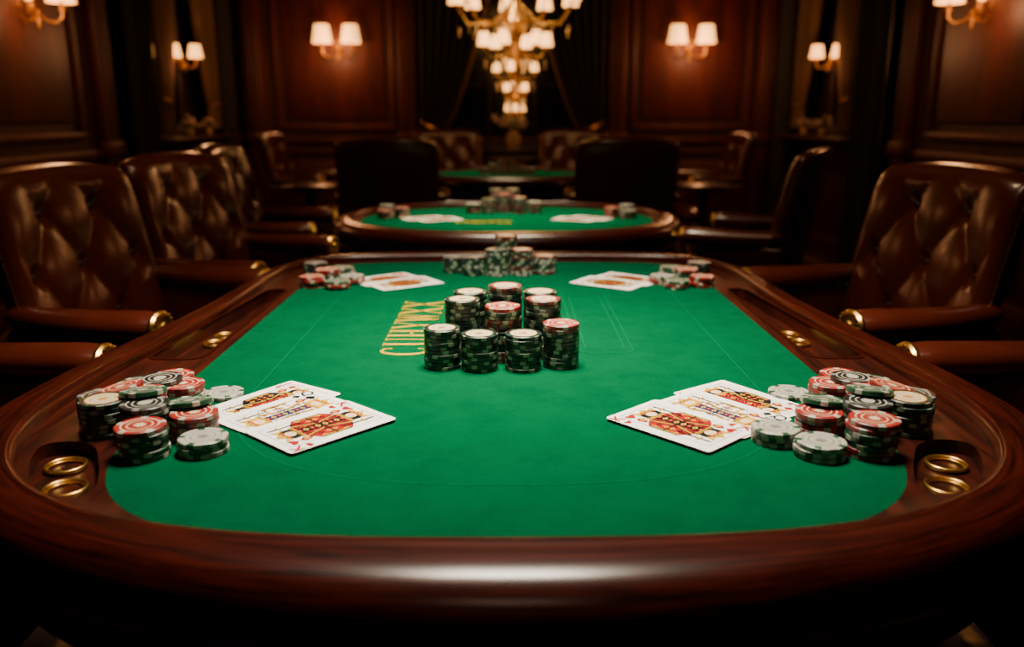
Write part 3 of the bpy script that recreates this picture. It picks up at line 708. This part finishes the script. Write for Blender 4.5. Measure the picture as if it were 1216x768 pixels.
# ------------------------------------------------------------------ chairs
TX, TZZ = .235, .32
def chair_parts():
    P = []
    nu, nv = 56, 60; mb = MB(); vs = []; fs = []
    zb, zt = .40, 1.115; ZC = .82
    def shape(u, v, side):
        sh = max(0, (v-.84)/.16)
        w = .322*(1+.03*v)*(1-.055*sh**3); x = u*w
        z = zb+v*(zt-zb) - .026*v*abs(u)**3
        e = max(0, 1-abs(u)**7)**.5*max(0, 1-abs(2*v-1)**11)**.5
        y = -.15-.08*v-.05*v*v+.05*u*u
        if side > 0:
            y += .060*e
            X = x/TX; Z = (z-ZC)/TZZ; p, q = X+Z, X-Z
            msk = max(0, min(1, (.95-abs(u))/.25))*max(0, min(1, (v-.04)/.12))*max(0, min(1, (.97-v)/.13)); msk = msk*msk*(3-2*msk)
            h = (abs(math.sin(PI*p))*abs(math.sin(PI*q)))**.6
            pr_, qr_ = round(p), round(q); d2 = ((p-pr_)**2+(q-qr_)**2)
            y += msk*(.019*h-.008-.018*math.exp(-d2/.016))+(1-msk)*.012*e
        else: y -= .045*e
        return (x, y, z)
    idx = {}
    for s_ in (1, -1):
        for j in range(nv+1):
            for i in range(nu+1):
                bd = i in (0, nu) or j in (0, nv)
                if s_ < 0 and bd: idx[(s_, i, j)] = idx[(1, i, j)]; continue
                uu = 2*i/nu-1; uu = math.copysign(abs(uu)**.9, uu); vv = j/nv
                idx[(s_, i, j)] = len(vs); vs.append(shape(uu, vv, s_))
        for j in range(nv):
            for i in range(nu):
                f = [idx[(s_, i, j)], idx[(s_, i+1, j)], idx[(s_, i+1, j+1)], idx[(s_, i, j+1)]]
                fs.append(f[::-1] if s_ > 0 else f)
    mb.add(vs, fs, 0); me = mb.mesh('backrest', [M_leather], 80); fixn(me); P.append(('backrest', me, 'tufted brown leather backrest', None))
    for a in range(-6, 7):
        for b_ in range(-6, 7):
            x = TX*(a+b_)/2; z = ZC+TZZ*(a-b_)/2
            if abs(x) < .25 and .50 < z < 1.07:
                v = (z-zb)/(zt-zb); u = x/(.322*(1+.03*v)); v = (z+.026*v*abs(u)**3-zb)/(zt-zb)
                pt = shape(u, v, 1); mb = MB(); mb.sphere((0, 0, 0), .010, 0, None, 6, (1, .6, 1))
                P.append(('upholstery_button', mb.mesh('upholstery_button', [M_leatherd]), None, (pt[0], pt[1]+.004, pt[2])))
    mb = MB()
    peri = [shape(-.985, .05+.90*k/30, 1) for k in range(31)]+[shape(-.96+1.92*k/30, .985, -1) for k in range(31)]+[shape(.985, .95-.90*k/30, 1) for k in range(31)]
    mb.tube([(p[0], p[1]-.006, p[2]) for p in peri], .0025, 6)
    for p in peri: mb.sphere((p[0], p[1]-.006, p[2]), .0042, 0, None, 4)
    P.append(('nailhead_trim', mb.mesh('nailhead_trim', [M_brassd]), 'brass nailhead trim', None))
    mb = MB(); mb.bbox((0, .0, .31), (.58, .46, .12), .03, 3); P.append(('seat_frame', mb.mesh('seat_frame', [M_leatherd]), None, None))
    mb = MB(); vs = []; fs = []; n = 24
    for s_ in (1, -1):
        for j in range(n+1):
            for i in range(n+1):
                u, v = 2*i/n-1, 2*j/n-1; e = (max(0, 1-abs(u)**6)**.5)*(max(0, 1-abs(v)**6)**.5)
                vs.append((u*.262, v*.215+.055, .42+s_*(.05*e)+.012*(1-u*u)*(1-v*v)*s_))
    o = (n+1)**2
    for j in range(n):
        for i in range(n):
            a = j*(n+1)+i; f = [a, a+1, a+n+2, a+n+1]; fs.append(f); fs.append([q+o for q in f[::-1]])
    mb.add(vs, fs); P.append(('seat_cushion', mb.mesh('seat_cushion', [M_leather], 80), None, None))
    AZ = .722
    for sx in (-1, 1):
        mb = MB(); x = sx*.318
        path = []; rad = []
        for k in range(17):
            t = k/16; y = -.17+.44*t
            path.append((x+sx*.010*math.sin(t*PI), y, AZ+.014-.006*math.sin(t*PI)-.014*t))
            rr = .034+.016*math.sin(min(1, t*1.1)*PI*.5)
            if k == 0: rr = .018
            if k == 16: rr = .038
            if k == 15: rr = .047
            rad.append(rr)
        mb.tube(path, rad, 20, 0, None, 1.1, .80)
        mb.bbox((x, .0, .53), (.045, .36, .33), .02, 3)
        P.append(('armrest', mb.mesh('armrest', [M_leather], 50), 'padded brown leather armrest', None))
        mb = MB(); T = Matrix.Translation((x, .262, AZ)) @ Matrix.Rotation(-PI/2, 4, 'X') @ Matrix.Diagonal((1.1, .84, 1, 1))
        mb.lathe([(.046, -.006), (.0475, .002), (.043, .009), (.036, .011), (.030, .012), (.026, .010), (.014, .012), (.012, .018), (.001, .020)], 28, 0, T)
        for k in range(16):
            a = 2*PI*k/16; mb.sphere((.040*math.cos(a), .040*math.sin(a), .010), .0045, 0, T, 4)
        mb.tube([(x, .225, AZ-.035), (x, .205, .60), (x, .19, .42)], [.014, .010, .008], 8)
        P.append(('armrest_cap', mb.mesh('armrest_cap', [M_brass]), 'brass rosette cap with nailheads', None))
        for sy in (-1, 1):
            mb = MB(); mb.lathe([(.001, 0), (.014, .0), (.018, .02), (.014, .04), (.022, .12), (.03, .2), (.032, .26), (.001, .262)], 14, 0, Matrix.Translation((sx*.24, sy*.18, 0)))
            P.append(('leg', mb.mesh('leg', [M_wood]), 'turned mahogany leg', None))
    return P
CP = chair_parts()
def chair(x, y, face, label, group=None):
    r_ = empty('armchair', (x, y, 0), (0, 0, math.radians(face-90)), label=label, category='chair')
    if group: r_['group'] = group
    for (n, me, lb, lc) in CP:
        o = obj(n, me, r_, lc or (0, 0, 0))
        if lb: o['label'] = lb
CLB = 'tufted dark brown leather armchair pulled up to the poker table'
g = 'leather armchairs around the poker tables'
chair(-1.115, 2.49, -9, CLB, g); chair(-1.06, 3.27, -12, CLB, g); chair(-1.165, 1.50, 0, CLB, g)
chair(1.11, 2.50, 190, CLB, g); chair(1.165, 1.50, 180, CLB, g)
CLB = 'tufted dark leather armchair at the oval poker table'
chair(-1.20, 4.30, 2, CLB, g); chair(1.18, 3.98, 154, CLB, g)
CLB = 'dark leather armchair seen from behind at far poker table'
chair(-.76, 5.62, 90, CLB, g); chair(.76, 5.62, 90, CLB, g)
CLB = 'brown leather armchair near the panelled wall'
chair(-1.78, 7.35, 0, CLB, g); chair(1.78, 7.35, 180, CLB, g)
chair(-.55, 8.35, -80, CLB, g); chair(.62, 8.35, -100, CLB, g)

for sx in (-1, 1):
    r_ = empty('side_table', (sx*1.5, 6.5, 0), label='small round wooden side table with pedestal', category='side table')
    mb = MB(); mb.lathe([(.001, .70), (.20, .70), (.22, .71), (.22, .725), (.20, .735), (.001, .735)], 28); obj('tabletop', mb.mesh('tabletop', [M_track]), r_)
    mb = MB(); mb.lathe([(.12, .0), (.13, .02), (.05, .05), (.025, .1), (.035, .3), (.02, .5), (.05, .68), (.06, .7)], 20); obj('pedestal', mb.mesh('pedestal', [M_wood]), r_)

r_ = empty('console_cabinet', (.07, 9.1, 0), label='dark wooden console cabinet in front of the curtained window', category='cabinet')
mb = MB(); mb.bbox((0, 0, .50), (.8, .36, .72), .01, 2); obj('body', mb.mesh('body', [M_wood]), r_)
mb = MB(); mb.bbox((0, -.01, .88), (.9, .42, .045), .012, 3); obj('worktop', mb.mesh('worktop', [M_track]), r_)
for sx in (-1, 1):
    mb = MB(); panel(mb, Matrix.Translation((0, -.18, 0)), sx*.195, .18, .82, .37); d = obj('door', mb.mesh('door', [M_track]), r_)
    mb = MB(); mb.sphere((sx*.04, -.225, .5), .012); obj('knob', mb.mesh('knob', [M_brass]), d)
    for yy in (-.14, .14):
        mb = MB(); mb.lathe([(.001, 0), (.02, 0), (.03, .1), (.035, .15)], 12, 0, Matrix.Translation((sx*.36, yy, 0))); obj('leg', mb.mesh('leg', [M_wood]), r_)
def flowers(x, y, z, s, lb):
    r_ = empty('flower_vase', (x, y, z), label=lb, category='flower vase')
    mb = MB(); mb.lathe([(.001, 0), (.04*s, 0), (.06*s, .05*s), (.05*s, .11*s), (.03*s, .13*s), (.04*s, .15*s)], 20); obj('vase', mb.mesh('vase', [M_vase]), r_)
    mb = MB(); mp = MB()
    for k in range(60):
        a = random.uniform(0, 6.28); e = random.uniform(.1, 1.5); R = s*random.uniform(.06, .17)
        c = (R*math.cos(a)*math.cos(e)*1.2, R*math.sin(a)*math.cos(e), .15*s+R*math.sin(e))
        T = Matrix.Translation(c) @ Matrix.Rotation(a, 4, 'Z') @ Matrix.Rotation(-e, 4, 'Y')
        if k % 3: mb.add([(0, 0, 0), (.02*s, .014*s, .006), (.05*s, 0, 0), (.02*s, -.014*s, .006)], [[0, 1, 2, 3]], 0, T); mb.tube([(0, 0, .13*s), c], .002, 4)
        else: mp.sphere(c, .020*s, 0, None, 5)
    obj('foliage', mb.mesh('foliage', [M_leaf]), r_, kind='stuff'); obj('blossoms', mp.mesh('blossoms', [M_petal]), r_, kind='stuff')
flowers(.07, 9.0, .903, 1.35, 'ceramic vase of pale flowers on the console cabinet')
for sx in (-1, 1):
    flowers(sx*(RX-.19), WY-.27, 1.066, .55, 'small vase of pale flowers on the window ledge')
    flowers(sx*(RX-.19), WY+.22, 1.066, .5, 'small vase of pale flowers on the window ledge')

# ------------------------------------------------------------------ lights
def area(name, loc, sx, sy, e, col, spread=180, rot=(0, 0, 0)):
    l = bpy.data.lights.new(name, 'AREA'); l.shape = 'RECTANGLE'; l.size = sx; l.size_y = sy; l.energy = e; l.color = col; l.spread = math.radians(spread)
    return obj(name, l, None, loc, rot)
area('table_lamp_light', (0, 1.80, 2.9), .55, .8, 50, (1, .87, .68), 68)
area('table_lamp_light', (0, 4.1, 2.9), .6, .6, 24, (1, .80, .54), 60)
area('table_lamp_light', (0, 7.2, 3.0), .5, .5, 16, (1, .76, .48), 60)
def spot(loc, tgt, e, ang, col=(1, .62, .34), blend=.9, r_=.12, sf=1):  # added spots brightening chairs, walls and chips; no fixtures modelled
    l = bpy.data.lights.new('added_spot_light', 'SPOT'); l.energy = e; l.spot_size = math.radians(ang); l.spot_blend = blend; l.color = col; l.shadow_soft_size = r_; l.specular_factor = sf
    o = obj('added_spot_light', l, None, loc); d = Vector(tgt)-Vector(loc); o.rotation_euler = d.to_track_quat('-Z', 'Y').to_euler()
spot((0, -.6, 2.5), (0, 1.6, .8), 18, 34, (1, .84, .62), 1, .25, .4)  # fill added behind the camera to light chip sides and rail front
for sx in (-1, 1):
    spot((sx*.5, 3.3, 3.1), (sx*1.3, 2.75, .8), 56, 52)
    spot((sx*.5, 1.9, 3.1), (sx*1.3, 3.0, .8), 30, 60)
    spot((sx*1.2, 1.2, 3.1), (sx*1.0, 1.75, .7), 9, 40)
    spot((sx*.6, 6.0, 3.1), (sx*1.6, 7.3, .8), 32, 55)
    spot((sx*.3, 3.6, 3.1), (sx*.8, 5.4, .8), 28, 45)  # added to lift the dark backs of the far chairs
    spot((sx*1.6, 3.0, 3.1), (sx*3.0, 5.3, 1.3), 20, 75, (1, .5, .24))  # wall wash added to warm the side panelling
    spot((sx*2.3, 3.6, 3.1), (sx*2.3, 3.9, .0), 16, 60, (1, .6, .32))
    spot((sx*.2, 6.4, 3.1), (sx*.5, 8.3, .7), 24, 45)
spot((.07, 7.9, 3.1), (.07, 9.0, 1.0), 14, 35)  # added to brighten the console flowers
w = bpy.data.worlds.new('World'); bpy.context.scene.world = w; w.use_nodes = True
w.node_tree.nodes['Background'].inputs[0].default_value = (.012, .008, .006, 1); w.node_tree.nodes['Background'].inputs[1].default_value = .2

# ------------------------------------------------------------------ camera
cam = bpy.data.cameras.new('Camera'); co = obj('Camera', cam, None, (0, 0, 1.26), (math.radians(90-14), 0, math.radians(-.34)))
cam.sensor_width = 36; cam.lens = 29.6; cam.clip_start = .02
cam.dof.use_dof = True; cam.dof.focus_distance = 1.55; cam.dof.aperture_fstop = 2.0
bpy.context.scene.camera = co
